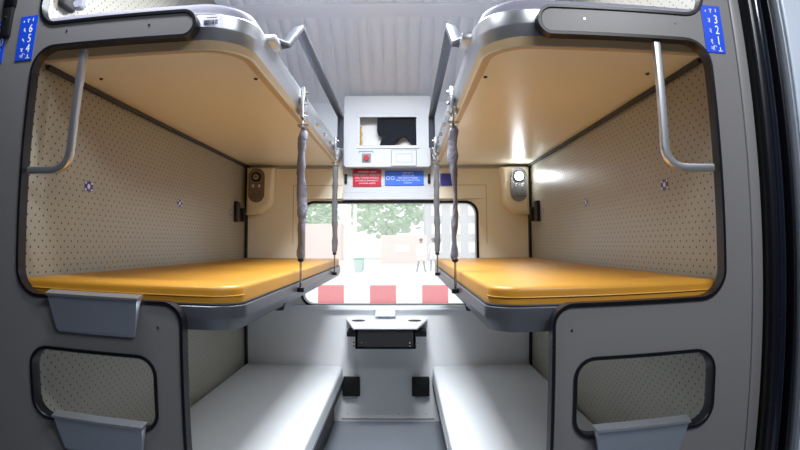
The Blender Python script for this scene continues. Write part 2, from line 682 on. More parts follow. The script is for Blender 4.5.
for s in (-1, 1):
    e = empty('end_panel', (X(s, .8), (PY0 + PY1) / 2, 0),
              'grey laminate end panel on the %s, with black-edged openings onto the berths' % SIDE[s], 'panel', 'end panels of the bay')
    outer = 1.50 if s < 0 else .852
    path = trim_path(s)
    loop = path + [(X(s, outer), 2.15), (X(s, outer), 0)]
    hl = [(X(s, u), z) for u, z in fillet([(.431, .603, .045), (.757, .603, .05), (.757, .775 + .002 * s, .05), (.431, .775 + .002 * s, .045)], True, 8)]
    b = plate([loop, hl], PY0, PY1, XZ)
    fin('panel_board', b, 'panel', e)
    gp = [(-.001, PY0 - .004), (.0055, PY0 - .004), (.0075, PY0 - .001), (.0075, PY1 + .002), (-.001, PY1 + .002)]
    b = bmesh.new()
    sweep(b, path, gp, XZ, False, flip=(1 if s < 0 else -1) * 1)
    fin('edge_gasket', b, 'rubber', e, True)
    b = bmesh.new()
    sweep(b, hl, gp, XZ, True, flip=(-1 if s < 0 else 1))
    fin('opening_gasket', b, 'rubber', e, True)
    for u, z in ((.425, .835), (.48, 1.492), (.70, 1.496)):
        b = bmesh.new()
        cyl(b, (X(s, u), PY0 + .002, z), (X(s, u), PY0 - .0015, z), .0028, 12)
        fin('screw', b, 'steel', e)

# ------------------------------------------------------------------ right jamb
e = empty('sliding_door_jamb', (.84, 1.1, 0), 'tall black rubber-lined door jamb at the right edge of the picture', 'door jamb')
b = bmesh.new()
box(b, X(1, .8535), X(1, .882), PY0 - .004, PY1, 0, 2.15, .004)
fin('cover_strip', b, 'panel', e, True)
b = bmesh.new()
box(b, .80, 1.0, PY1 + .01, PY1 + .04, 0, 2.15)
fin('recess', b, 'matteblack', e)
b = bmesh.new()
box(b, .818, .838, 1.07, 1.125, 0, 2.15, .008)
fin('inner_seal', b, 'rubber', e, True)
b = bmesh.new()
cyl(b, (.853, 1.09, 0), (.853, 1.09, 2.15), .015, 24)
box(b, .845, .861, 1.09, 1.125, 0, 2.15)
fin('round_seal', b, 'glossrubber', e, True)
b = bmesh.new()
box(b, .882, .893, 1.075, 1.125, 0, 2.15, .003)
fin('outer_seal', b, 'rubber', e, True)
b = bmesh.new()
box(b, .901, .9065, 1.06, 1.125, 0, 2.15, .001)
fin('metal_edge', b, 'alumat', e, True)
b = bmesh.new()
box(b, .911, 1.5, 1.055, 1.12, 0, 2.16, .004)
struct(fin('wall_bulkhead', b, 'doorwall'))


# ------------------------------------------------------------------ berths
def plan(s, u_in, y0, r, y1=3.035, u_out=.80, rb=0):
    pts = [(u_out, y0, 0), (u_in, y0, r), (u_in, y1, rb), (u_out, y1, 0)]
    return pts


def berth_frame(s, u_in, y0, r, z0, z1, name, m, parent, th=.03, cham=.018, y1=3.03, y_out=None):
    yo = y_out or y0
    head = [(.41, yo, 0), (.36, yo - .0065, 0), (.33, y0 + .001, 0)] if y_out else [(.80, yo, 0)]
    pts = [(X(s, u), y) for u, y in fillet(head + [(u_in, y0, r), (u_in, y1, 0)], False, 14)]
    zm = z0 + (z1 - z0) * .42
    b = bmesh.new()
    sweep(b, pts, [(0, z1 - .003), (-.003, z1), (-th, z1), (-th, z0), (-cham, z0), (-.001, zm), (0, zm + .004)], XY, False, flip=(1 if s < 0 else -1) * -1)
    return fin(name, b, m, parent, True, 30)


def cushion(s, u_in, y0, r, z0, z1, name, m, parent, bev=.014, y1=3.03, rb=0, crease=0):
    loop = [(X(s, u), y) for u, y in fillet([(.798, y0, 0), (u_in, y0, r), (u_in, y1, rb), (.798, y1, 0)], True, 10)]
    b = plate([loop], z0, z1, XY)
    es = [e for e in b.edges if e.verts[0].co.z > z1 - 1e-4 and e.verts[1].co.z > z1 - 1e-4 and len(e.link_faces) == 2
          and abs(e.link_faces[0].normal.dot(e.link_faces[1].normal)) < .5]
    b.normal_update()
    es = [e for e in b.edges if e.verts[0].co.z > z1 - 1e-4 and e.verts[1].co.z > z1 - 1e-4 and len(e.link_faces) == 2
          and abs(e.link_faces[0].normal.dot(e.link_faces[1].normal)) < .5]
    bmesh.ops.bevel(b, geom=es, offset=bev, segments=4, profile=.6, affect='EDGES')
    return fin(name, b, m, parent, True, 50)


for s in (-1, 1):
    # ---- upper berth
    e = empty('upper_berth', (X(s, .53), 2.0, 1.44), 'upper sleeping berth on the %s, glossy tan underside and silver rounded rim' % SIDE[s], 'berth', 'upper berths')
    u_in, y0, r = .262, 1.121, .115
    loop = [(X(s, u), y) for u, y in fillet([(.80, y0 + .012, 0), (u_in + .010, y0 + .012, r - .01), (u_in + .010, 3.035, 0), (.80, 3.035, 0)], True, 14)]
    b = plate([loop], 1.443, 1.462, XY)
    fin('underside', b, 'tan', e)
    berth_frame(s, u_in - .006, y0 - .006, r + .006, 1.462, 1.526, 'rim', 'alu', e, cham=.012)
    # tan lip between underside and rim
    pts = [(X(s, u), y) for u, y in fillet([(.80, y0, 0), (u_in, y0, r), (u_in, 3.03, 0)], False, 16)]
    b = bmesh.new()
    sweep(b, pts, [(-.003, 1.4625), (-.03, 1.4625), (-.03, 1.4425), (-.013, 1.4425)], XY, False, flip=(-1 if s < 0 else 1))
    fin('lip', b, 'tanlip', e, True, 30)
    cushion(s, u_in + .008, 1.123, .11, 1.50, 1.556, 'mattress', 'sheet', e, .02)
    # wall joint strip
    b = bmesh.new()
    xa, xb = X(s, HW - .001), X(s, HW - .014)
    box(b, min(xa, xb), max(xa, xb), 1.16, 3.02, 1.430, 1.442)
    fin('wall_strip', b, 'grout', e)
    # guard rail
    gx = .250
    b = bmesh.new()
    pts = arc3([(X(s, gx + .01), 1.33, 1.534), (X(s, gx - .018), 1.38, 1.536), (X(s, gx - .016), 1.58, 1.668), (X(s, gx - .012), 2.78, 1.666), (X(s, gx - .010), 2.79, 1.50)], .02, 5)
    tube3(b, pts, .032, .017)
    gr = fin('guard_rail', b, 'rail', e, True)
    b = bmesh.new()
    box(b, min(X(s, gx + .03), X(s, gx - .016)), max(X(s, gx + .03), X(s, gx - .016)), 1.29, 1.37, 1.516, 1.536, .004)
    fin('rail_foot', b, 'alu', e, True)
    # brackets with bolts on the inner side of the rim
    for yy in (1.72, 2.62):
        b = bmesh.new()
        xa, xb = X(s, u_in - .006), X(s, u_in - .020)
        box(b, min(xa, xb), max(xa, xb), yy + .03, yy + .10, 1.425, 1.50, .003)
        box(b, min(xa, xb), max(xa, xb), yy + .045, yy + .085, 1.49, 1.535, .003)
        br = fin('strap_bracket', b, 'steel', e)
        for zz in (1.445, 1.48, 1.52):
            b = bmesh.new()
            xc = X(s, u_in - .020)
            cyl(b, (xc, yy + .065, zz), (xc - s * .008, yy + .065, zz), .007, 6)
            sub('bracket_bolt', b, 'steel', br)
    for yy in (2.1, 2.3, 2.48):
        b = bmesh.new()
        xc = X(s, u_in - .006)
        cyl(b, (xc, yy, 1.475), (xc - s * .012, yy, 1.475), .008, 6)
        fin('rim_bolt', b, 'steel', e)
    for u, yy in ((.30, 1.36), (.72, 1.30)):
        b = bmesh.new()
        cyl(b, (X(s, u), yy, 1.4412), (X(s, u), yy, 1.438), .005, 10)
        fin('underside_screw', b, 'grout', e)
    if s < 0:
        # inventory sticker on the curved rim
        fl2 = fillet([(.80, y0 - .0062, 0), (u_in - .006, y0 - .0062, r + .006), (u_in - .006, 3.03, 0)], False, 60)
        fl2 = [(.362, y0 - .0062)] + [p for p in fl2[1:] if p[0] > .318]
        b = bmesh.new()
        for (a0, a1), (c0, c1) in zip(fl2, fl2[1:]):
            v = [b.verts.new((X(s, p), q, zz)) for p, q, zz in ((a0, a1 - .0006, 1.491), (c0, c1 - .0006, 1.491), (c0, c1 - .0006, 1.520), (a0, a1 - .0006, 1.520))]
            b.faces.new(v)
        st = fin('sticker', b, 'paper', e)
        b = bmesh.new()
        xx = -.442
        for k in range(26):
            wdt = random.choice((.0008, .0014, .002))
            if xx + wdt > -.408:
                break
            box(b, xx, xx + wdt, y0 - .0078, y0 - .0064, 1.495, 1.506)
            xx += wdt + random.choice((.0008, .0014))
        box(b, -.436, -.412, y0 - .0078, y0 - .0064, 1.511, 1.5125)
        sub('barcode', b, 'ink', st)

    # ---- middle berth
    e = empty('middle_berth', (X(s, .53), 2.0, .83), 'middle sleeping berth on the %s with an orange-yellow padded mattress' % SIDE[s], 'berth', 'middle berths')
    y0 = 1.128
    loop = [(X(s, u), y) for u, y in fillet([(.80, y0 + .01, 0), (.272, y0 + .01, .07), (.272, 3.02, 0), (.80, 3.02, 0)], True, 12)]
    b = plate([loop], .834, .86, XY)
    fin('base_board', b, 'underside', e)
    berth_frame(s, .262, y0, .075, .826, .880, 'rim', 'rimgrey', e, cham=.009)
    cushion(s, .270, y0 + .006, .065, .868, .921, 'mattress', 'orange', e, .011)
    # piped seam on the front of the mattress
    pts = [(X(s, u), y) for u, y in fillet([(.78, y0 + .0052, 0), (.269, y0 + .0052, .066), (.269, 1.7, 0)], False, 14)]
    b = bmesh.new()
    tube3(b, [(x_, y_, .899) for x_, y_ in pts[:-1]], .0016, seg=6)
    fin('piping', b, 'orange', e, True)
    b = bmesh.new()
    pts = [(X(s, u), y) for u, y in fillet([(.60, y0 + .004, 0), (.266, y0 + .004, .07), (.266, 3.0, 0)], False, 14)]
    tube3(b, [(x_, y_, .882) for x_, y_ in pts], .003, seg=6)
    fin('dark_edge_line', b, 'matteblack', e, True)
    b = bmesh.new()
    cyl(b, (X(s, .285), 1.62, .834), (X(s, .285), 1.62, .812), .02, 14, .014)
    fin('rubber_stop', b, 'rubber', e, True)

    # ---- lower berth
    e = empty('lower_berth', (X(s, .53), 2.0, 0), 'lower seat berth on the %s with a plain white-grey cushion' % SIDE[s], 'berth', 'lower berths')
    cushion(s, .246, 1.13, .03, .262, .325, 'cushion', 'seat', e, .018, y1=3.035, rb=.05)
    pts = [(X(s, u), y) for u, y in fillet([(.80, 1.128, 0), (.244, 1.128, .03), (.244, 3.04, 0)], False, 6)]
    b = bmesh.new()
    sweep(b, pts, [(0, .262), (-.02, .262), (-.02, .246), (0, .246)], XY, False, flip=(-1 if s < 0 else 1))
    fin('metal_edge', b, 'alu', e, True)
    b = bmesh.new()
    sweep(b, pts, [(-.004, .246), (-.03, .246), (-.03, .205), (-.004, .205)], XY, False, flip=(-1 if s < 0 else 1))
    fin('skirt', b, 'seatbase', e, True)
    b = bmesh.new()
    xa, xb = X(s, .30), X(s, .80)
    box(b, min(xa, xb), max(xa, xb), 1.14, 3.03, 0, .25)
    fin('seat_box', b, 'seatbase', e)


# ------------------------------------------------------------------ straps
def strap(s, yy, label, twisted):
    xx = X(s, .252)
    e = empty('berth_strap', (xx, yy, .86), label, 'strap', 'berth hanging straps')
    zt, zb = 1.395, .955
    b = bmesh.new()
    N = 60
    rings = []
    ph = random.uniform(0, 6)
    for i in range(N + 1):
        t = i / N
        z = zt + (zb - zt) * t
        if twisted:
            wv = .0158 + .0012 * sin(t * 23 + ph) + .0012 * sin(t * 37 + 2 * ph) + random.uniform(-.0007, .0007)
            th = .008 + .002 * sin(t * 17 + 2)
            tw = .5 * sin(t * 11 + ph) + t * (2.2 if s > 0 else -.6)
        else:
            wv = .0138 + .0012 * sin(t * 30 + ph)
            th = .006 + .001 * sin(t * 41)
            tw = .25 * sin(t * 14 + ph)
        taper = min(1, .45 + (min(t, 1 - t)) * 14)
        dx = .003 * sin(t * 9 + ph) * (1 if twisted else .4)
        row = []
        for k in range(12):
            a = 2 * pi * k / 12
            rr = 1 + (.14 * sin(3 * a + t * 26 + sin(t * 19) * 2) if twisted else .06 * sin(4 * a + t * 60))
            px, py = wv * cos(a) * rr * taper, th * sin(a) * rr * taper
            row.append(b.verts.new((xx + dx + px * cos(tw) - py * sin(tw), yy + px * sin(tw) + py * cos(tw), z)))
        rings.append(row)
    for r0, r1 in zip(rings, rings[1:]):
        for k in range(12):
            b.faces.new((r0[k], r0[(k + 1) % 12], r1[(k + 1) % 12], r1[k]))
    b.faces.new(rings[0])
    b.faces.new(rings[-1])
    fin('webbing', b, 'strap' if twisted else 'strap2', e, True, 80)
    b = bmesh.new()
    cyl(b, (xx, yy, 1.44), (xx, yy, 1.39), .004, 10)
    cyl(b, (xx, yy, 1.405), (xx, yy, 1.398), .013, 14)
    box(b, xx - .018, xx + .018, yy - .004, yy + .004, 1.404, 1.410)
    cyl(b, (xx, yy, 1.452), (xx, yy, 1.436), .011, 12)
    fin('upper_hook', b, 'steel', e)
    b = bmesh.new()
    cyl(b, (xx, yy, .96), (xx, yy, .862), .0042, 10)
    box(b, xx - .003, xx + .003, yy - .008, yy + .008, .88, .945, .001)
    fin('lower_rod', b, 'steel', e)
    b = bmesh.new()
    ball(b, (xx, yy, .956), .011, (1, .8, .7))
    fin('collar', b, 'rubber', e, True)
    b = bmesh.new()
    box(b, min(xx - .012, xx + .012), xx + .012, yy - .008, yy + .008, .850, .866, .003)
    fin('lower_knob', b, 'rubber', e, True)


strap(-1, 1.79, 'thick twisted grey fabric strap on the left, nearest the viewer', True)
strap(-1, 2.69, 'thin grey webbing strap on the left, the one close to the window', False)
strap(1, 1.75, 'thick twisted grey fabric strap on the right, nearest the viewer', True)
strap(1, 2.64, 'thin grey webbing strap on the right, the one close to the window', False)


# ------------------------------------------------------------------ steps and handles
def step(s, u0, u1, z, label):
    xa, xb = sorted((X(s, u0), X(s, u1)))
    e = empty('folding_step', ((xa + xb) / 2, PY0, z - .09), label, 'step', 'folding foot steps')
    yf = PY0 - .028
    ins = .015
    b = bmesh.new()
    # front plate: trapezoid with rounded bottom corners, leaning back to the panel
    lp = fillet([(xa, z, 0), (xb, z, 0), (xb - ins, z - .086, .008), (xa + ins, z - .086, .008)], True, 4)
    fr = plate([lp], 0, 1, XZ)
    for v in fr.verts:
        t = (z - v.co.z) / .086
        y = yf + (.006 * t if t < .72 else .0043 + (t - .72) * .06)
        v.co.y = y if v.co.y < .5 else PY0 - .0055
    fin('front_plate', fr, 'alumat', e)
    b = bmesh.new()
    v = [b.verts.new(p) for p in ((xa - .002, yf - .003, z), (xb + .002, yf - .003, z), (xb + .004, PY0 - .0055, z + .006), (xa - .004, PY0 - .0055, z + .006))]
    w = [b.verts.new((p.co.x, p.co.y, p.co.z - .005)) for p in v]
    b.faces.new(v)
    b.faces.new(w[::-1])
    for k in range(4):
        b.faces.new((v[k], v[(k + 1) % 4], w[(k + 1) % 4], w[k]))
    fin('tread', b, 'alu', e)
    b.free() if b.is_valid else None


step(-1, .685, .460, .897, 'silver folding foot step on the left panel, just below the orange mattress')
step(-1, .683, .458, .624, 'silver folding foot step on the left panel, across the low opening')
step(1, .685, .475, .630, 'silver folding foot step on the right panel, across the low opening')

for s in (-1, 1):
    b = bmesh.new()
    hy = 1.10
    pts = arc3([(X(s, .651), hy, 1.449), (X(s, .664 if s < 0 else .650), hy, 1.168), (X(s, .776 if s < 0 else .767), hy, 1.168)], .052, 8)
    tube3(b, pts, .017, .017, bevr=.35)
    o = fin('grab_handle', b, 'alu', None, True, 40)
    tag(o, 'bent silver grab handle across the upper corner of the %s panel opening' % SIDE[s], 'handle', 'grab handles')


# ------------------------------------------------------------------ berth number signs
def number_sign(x0, x1, z0, z1, nums, small, label, arrows, foot):
    e = empty('berth_number_sign', ((x0 + x1) / 2, PY0, z0), label, 'sign', 'berth number signs')
    b = bmesh.new()
    box(b, x0, x1, PY0 - .002, PY0, z0, z1)
    fin('plate', b, 'blue', e)
    h = z1 - z0
    wd = x1 - x0
    for k, n in enumerate(nums):
        text('numeral', n, x0 + wd * .70, PY0 - .0022, z1 - h * (.30 + .225 * k), .030, 'lettering', e, sx=.8)
        if small:
            text('small_numeral', small[k], x0 + wd * .34, PY0 - .0022, z1 - h * (.32 + .225 * k), .016, 'lettering', e)
    for q, (ax, bx, az, bz) in enumerate(((.20, .24, .10, .14), (.46, .50, .07, .15), (.40, .56, .07, .085), (.74, .78, .06, .13), (.72, .76, .88, .96), (.64, .84, .95, .965))):
        b = bmesh.new()
        box(b, x0 + wd * ax, x0 + wd * bx, PY0 - .0024, PY0 - .002, z1 - h * bz, z1 - h * az)
        fin('mark', b, 'lettering', e)
    if foot:
        text('foot_mark', foot, x0 + wd * .36, PY0 - .0022, z0 + h * .085, .013, 'lettering', e)


number_sign(X(-1, .846), X(-1, .794), 1.432, 1.546, '654', '६५४', 'blue sign reading 6 5 4 at the upper left', 1, 'नि')
number_sign(X(1, .772), X(1, .824), 1.430, 1.546, '321', '३२१', 'blue sign reading 3 2 1 at the upper right', 1, 'नि')
number_sign(-1.026, -.972, 1.432, 1.543, ('11', '10', '9'), None, 'blue sign reading 11 10 9, cut by the left edge of the picture', 1, '')

# black fitting hanging over the left panel
e = empty('door_hook_bracket', (-.97, PY0, 1.50), 'black flat bracket with one screw, between the two blue signs at the upper left', 'bracket')
b = bmesh.new()
box(b, -.986, -.956, PY0 - .012, PY0, 1.497, 1.70, .003)
fin('bracket_arm', b, 'matteblack', e, True)
b = bmesh.new()
box(b, -.989, -.953, PY0 - .014, PY0, 1.575, 1.70, .003)
fin('bracket_cover', b, 'rubber', e, True)
b = bmesh.new()
cyl(b, (-.974, PY0 - .011, 1.546), (-.974, PY0 - .014, 1.546), .004, 12)
fin('screw', b, 'steel', e)

# reading lamp of the upper berth, seen through the top left opening
e = empty('upper_reading_lamp', (X(-1, HW), 1.25, 1.62), 'dark swivel reading lamp on the dotted wall above the upper left berth', 'lamp')
b = bmesh.new()
box(b, X(-1, HW), X(-1, HW - .03), 1.235, 1.262, 1.625, 1.74, .008, 3)
fin('housing', b, 'unitgrey', e, True)
b = bmesh.new()
box(b, X(-1, HW), X(-1, HW - .022), 1.165, 1.232, 1.605, 1.70, .01, 3)
fin('lamp_head', b, 'matteblack', e, True)
b = bmesh.new()
cyl(b, (X(-1, HW - .021), 1.222, 1.635), (X(-1, HW - .028), 1.218, 1.63), .010, 16)
fin('lens', b, 'steel', e, True)


# ------------------------------------------------------------------ reading light / socket units
def light_unit(s, m, label, lit):
    cx, cz = (X(s, .728), 1.325)
    y = YB - .075
    e = empty('berth_control_unit', (cx, y, cz - .09), label, 'reading light', 'reading light units')
    lp = fillet([(cx - .045, cz - .095, .0449), (cx + .045, cz - .095, .0449), (cx + .045, cz + .095, .0449), (cx - .045, cz + .095, .0449)], True, 8)
    b = plate([lp], y - .010, y, XZ)
    es = [q for q in b.edges if all(abs(v.co.y - (y - .010)) < 1e-5 for v in q.verts) and len(q.link_faces) == 2 and any(abs(f.normal.y) < .5 for f in q.link_faces)]
    fin('faceplate', b, m, e)
    b = bmesh.new()
    cyl(b, (cx, y - .010, cz + .045), (cx, y - .018, cz + .045), .027, 28)
    fin('lamp_ring', b, 'matteblack', e, True)
    b = bmesh.new()
    cyl(b, (cx, y - .017, cz + .045), (cx, y - .024, cz + .045), .016 if not lit else .022, 28)
    fin('lamp_lens', b, 'lampon' if lit else 'lampoff', e, True)
    if not lit:
        b = bmesh.new()
        cyl(b, (cx, y - .024, cz + .045), (cx, y - .026, cz + .045), .009, 20)
        fin('lamp_centre', b, 'unit', e, True)
    for q in (-.018, .018):
        b = bmesh.new()
        box(b, cx + q - .006, cx + q + .006, y - .014, y - .010, cz - .012, cz + .004, .001)
        fin('switch', b, 'paper', e)
    b = bmesh.new()
    box(b, cx - .034, cx + .034, y - .012, y - .010, cz - .062, cz - .020, .001)
    fin('socket_plate', b, m, e)
    b = bmesh.new()
    for q, zz in ((-.018, -.05), (-.018 + .012, -.05), (.012, -.05), (.024, -.05), (.018, -.033)):
        cyl(b, (cx + q, y - .012, cz + zz), (cx + q, y - .0128, cz + zz), .003, 10)
    fin('socket_holes', b, 'matteblack', e)
    b = bmesh.new()
    box(b, cx - .034, cx + .034, y - .0125, y - .010, cz - .066, cz - .064)
    fin('socket_line', b, 'grout', e)


light_unit(-1, 'unit', 'oval taupe control unit with unlit reading lamp and socket, left corner', False)
light_unit(1, 'unitgrey', 'oval grey control unit with its reading lamp lit, right corner', True)

# ------------------------------------------------------------------ folding hooks on the partitions
for s in (-1, 1):
    e = empty('coat_hook', (X(s, HW), 2.87, 1.16), 'black folding coat hook on the %s dotted wall beside the window corner' % SIDE[s], 'hook', 'coat hooks')
    b = bmesh.new()
    xa, xb = X(s, HW), X(s, HW - .02)
    box(b, min(xa, xb), max(xa, xb), 2.81, 2.875, 1.115, 1.225, .006)
    fin('hook_body', b, 'rubber', e, True)
    b = bmesh.new()
    xa, xb = X(s, HW), X(s, HW - .032)
    box(b, min(xa, xb), max(xa, xb), 2.90, 2.925, 1.12, 1.195, .003)
    fin('hook_arm', b, 'matteblack', e, True)


# ------------------------------------------------------------------ emblem stickers on the partitions
def emblem(s, yy, zz, label):
    x = X(s, HW)
    e = empty('emblem_sticker', (x, yy, zz), label, 'sticker', 'small emblem stickers')
    k = -s
    b = bmesh.new()
    box(b, min(x, x + k * .0008), max(x, x + k * .0008), yy - .022, yy + .022, zz - .014, zz + .014)
    fin('backing', b, 'emblemblue', e)
    b = bmesh.new()
    cyl(b, (x + k * .0006, yy, zz), (x + k * .0012, yy, zz), .0075, 16)
    for a, c in ((-1, -1), (1, -1), (-1, 1), (1, 1)):
        box(b, min(x + k * .0006, x + k * .0012), max(x + k * .0006, x + k * .0012), yy + a * .016 - .004, yy + a * .016 + .004, zz + c * .0095 - .0028, zz + c * .0095 + .0028)
    fin('emblem_mark', b, 'lettering', e)


WH = {1.415: 'nearest the grab handle', 2.09: 'half way along the wall', 2.76: 'beside the coat hook'}
for s in (-1, 1):
    for yy in (1.415, 2.09, 2.76):
        emblem(s, yy, 1.163, 'tiny blue and white emblem sticker on the %s dotted wall, %s' % (SIDE[s], WH[yy]))

# ------------------------------------------------------------------ box above the window: hatch, alarm, covers
e = empty('wall_cubby', ((hx0 + hx1) / 2, BY, hz0), 'shallow open cubby with a thin metal frame above the window', 'cubby')
b = bmesh.new()
fr = [(hx0, hz0), (hx1, hz0), (hx1, hz1), (hx0, hz1)]
sweep(b, fr, [(-.006, BY - .006), (.010, BY - .006), (.010, BY + .004), (-.006, BY + .004)], XZ, True)
box(b, hx0 - .004, hx1 + .004, BY - .008, BY + .004, hz1 - .014, hz1 + .006, .002)
fin('cubby_frame', b, 'white', e)
b = bmesh.new()
box(b, hx0, hx1, BY + .075, BY + .08, hz0, hz1)
box(b, hx0, hx1, BY + .002, BY + .08, hz0 - .003, hz0)
box(b, hx0, hx1, BY + .002, BY + .08, hz1, hz1 + .003)
box(b, hx0 - .003, hx0, BY + .002, BY + .08, hz0, hz1)
box(b, hx1, hx1 + .003, BY + .002, BY + .08, hz0, hz1)
fin('cubby_lining', b, 'wallgrey', e)
for xa, xb in ((hx0 + .02, hx0 + .085), (hx0 + .17, hx1 - .03)):
    b = bmesh.new()
    box(b, xa, xb, BY + .02, BY + .07, hz0, hz0 + .016, .002)
    fin('cubby_ledge', b, 'tanlip', e)
# crumpled black shape set inside
lp = [(-.137, hz1 - .016), (.076, hz1 - .016), (.082, hz0 + .002), (.060, hz0 + .002), (.045, hz0 + .035), (.025, hz0 + .062), (.008, hz0 + .066),
      (-.012, hz0 + .052), (-.035, hz0 + .025), (-.055, hz0 + .002), (-.128, hz0 + .002), (-.112, hz0 + .055), (-.118, hz0 + .072), (-.134, hz0 + .078), (-.140, hz0 + .100)]
b = plate([lp], BY + .018, BY + .05, XZ)
bmesh.ops.triangulate(b, faces=b.faces)
bmesh.ops.subdivide_edges(b, edges=b.edges, cuts=2, use_grid_fill=True)
for v in b.verts:
    v.co.y += .006 * sin(v.co.x * 90) * cos(v.co.z * 50)
o = fin('black_shape', b, 'roughblack', None, True, 60)
tag(o, 'crumpled black shape inside the cubby above the window', 'clothing')
b = bmesh.new()
tube3(b, [(hx0 + .014 + .003 * sin(k * 1.3), BY + .02, hz0 + .014 + k * .0105) for k in range(11)], .006, seg=8)
box(b, hx0 + .008, hx0 + .02, BY + .014, BY + .03, hz0, hz0 + .02)
o = fin('yellow_cord', b, 'yellow', None, True)
tag(o, 'short yellow cord hanging at the left side of the cubby', 'cord')

e = empty('alarm_button', (-.205, BY, 1.475), 'red round push button in a small grey square, below the cubby', 'button')
az = CZ + (1.487 - CZ) * BY / YB
b = bmesh.new()
box(b, -.222, -.172, BY - .004, BY, az - .025, az + .025, .002)
fin('button_plate', b, 'unitgrey', e)
b = bmesh.new()
cyl(b, (-.197, BY - .003, az), (-.197, BY - .014, az), .015, 24)
fin('push_button', b, 'redbtn', e, True)
b = bmesh.new()
box(b, -.238, -.160, BY - .003, BY, az + .036, az + .040)
box(b, -.238, -.235, BY - .003, BY, az + .026, az + .040)
box(b, -.163, -.160, BY - .003, BY, az + .026, az + .040)
fin('button_hood', b, 'softseam', e)

e = empty('service_cover', (.01, BY, 1.44), 'plain white square-edged service cover beside the red button', 'cover')
sz = CZ + (1.484 - CZ) * BY / YB
b = bmesh.new()
box(b, -.058, .078, BY - .004, BY, sz - .040, sz + .046, .0015)
fin('cover_plate', b, 'white', e)
b = bmesh.new()
for x0, x1, z0, z1 in ((-.060, .080, sz + .046, sz + .048), (-.060, .080, sz - .043, sz - .040), (-.061, -.058, sz - .04, sz + .046), (.078, .081, sz - .04, sz + .046),
                       (-.034, .056, sz + .024, sz + .026), (-.034, .056, sz - .022, sz - .020), (-.034, -.032, sz - .02, sz + .024), (.054, .056, sz - .02, sz + .024)):
    box(b, x0, x1, BY - .0048, BY - .001, z0, z1)
fin('cover_seam', b, 'softseam', e)

# ------------------------------------------------------------------ notices
NY = YB - .012


def notice(name, x0, x1, z0, z1, m, label, lines, x_text=None, mark=None, back=.006):
    e = empty(name, ((x0 + x1) / 2, NY + .006, z0), label, 'notice', 'enamelled notices')
    b = bmesh.new()
    box(b, x0, x1, NY - .002, NY + .0125, z0, z1, .0008)
    fin('plate', b, m, e)
    cx = (x0 + x1) / 2 if x_text is None else x_text
    h = z1 - z0
    for k, (t, sz) in enumerate(lines):
        text('lettering', t, cx, NY - .0026, z1 - h * (.16 + .165 * k), sz, 'lettering', e)
    if mark:
        b = bmesh.new()
        for q in (-.014, .012):
            r = .0105
            pts = [(mark + q + r * cos(a * pi / 8), (z0 + z1) / 2 + r * sin(a * pi / 8)) for a in range(16)]
            sweep(b, pts, [(0, NY - .0032), (.002, NY - .0032), (.002, NY - .002), (0, NY - .002)], XZ, True)
        fin('symbol', b, 'lettering', e)
    for px_ in (x0 + .006, x1 - .006):
        for pz_ in (z0 + .006, z1 - .006):
            b = bmesh.new()
            cyl(b, (px_, NY - .002, pz_), (px_, NY - .0032, pz_), .0022, 8)
            fin('rivet', b, 'steel', e)


notice('red_notice', -.279, -.118, 1.322, 1.420, 'red', 'red notice plate with small white lettering above the window',
       [('आपातकालीन  खिड़की', .013), ('EMERGENCY WINDOW', .0145), ('PULL THE RED HANDLE', .0125), ('IN CASE OF EMERGENCY', .0115), ('आपातकालीन स्थिति में', .011)])
notice('blue_notice', -.098, .122, 1.328, 1.412, 'blue2', 'bright blue notice plate with small white lettering above the window',
       [('कृपया ध्यान दें', .011), ('PLEASE KEEP', .0125), ('THE COACH CLEAN', .0125), ('AND TAKE CARE OF YOUR', .011), ('LUGGAGE', .010)], x_text=.033, mark=-.066)
notice('indigo_notice', .215, .300, 1.326, 1.396, 'indigo', 'small indigo notice plate behind the straps, right of the window top', [('', .01)])
for xx, lb in ((-.318, 'small black curtain catch left of the red notice'), (.152, 'small black curtain catch right of the blue notice')):
    b = bmesh.new()
    box(b, xx - .008, xx + .008, NY - .006, YB - .001, 1.338, 1.394, .004)
    tag(fin('curtain_catch', b, 'matteblack', None, True), lb, 'catch', 'curtain catches')
# strip the notices are fixed to
b = bmesh.new()
box(b, -.335, .195, YB - .008, YB - .0005, 1.290, 1.428)
struct(fin('trim_5', b, 'white'))

# ------------------------------------------------------------------ snack table
e = empty('snack_table', (-.087, YB, .47), 'small fixed snack table with white top over a black box, under the window', 'table')
tz = .588
lp = fillet([(-.312, YB - .002, .004), (-.248, 2.735, .01), (.075, 2.735, .01), (.138, YB - .002, .004)], True, 4)
ch = [[(cx + .032 * cos(a * pi / 12), 2.955 + .026 * sin(a * pi / 12)) for a in range(24)] for cx in (-.238, .064)]
b = plate([lp] + ch, tz - .012, tz, XY)
fin('table_top', b, 'tabletop', e)
for cx in (-.238, .064):
    b = bmesh.new()
    cyl(b, (cx, 2.955, tz + .0012), (cx, 2.955, tz - .05), .037, 24)
    fin('cup_holder', b, 'matteblack', e, True)
b = bmesh.new()
box(b, -.238, .066, 2.745, 2.765, .476, tz - .012, .002)
box(b, -.238, -.226, 2.745, YB, .476, tz - .012)
box(b, .054, .066, 2.745, YB, .476, tz - .012)
box(b, -.238, .066, 2.745, YB, .476, .486)
fin('storage_box', b, 'matteblack', e)
for x0, x1 in ((-.30, -.238), (.066, .128)):
    b = bmesh.new()
    box(b, x0, x1, 2.93, YB, .505, .535, .004)
    fin('support_arm', b, 'rubber', e)
for xx in (-.245, -.205, .035, .073):
    for zz in (.492, .508):
        b = bmesh.new()
        ball(b, (xx, 2.743, zz), .0055, sub=1)
        fin('bolt', b, 'steel', e)

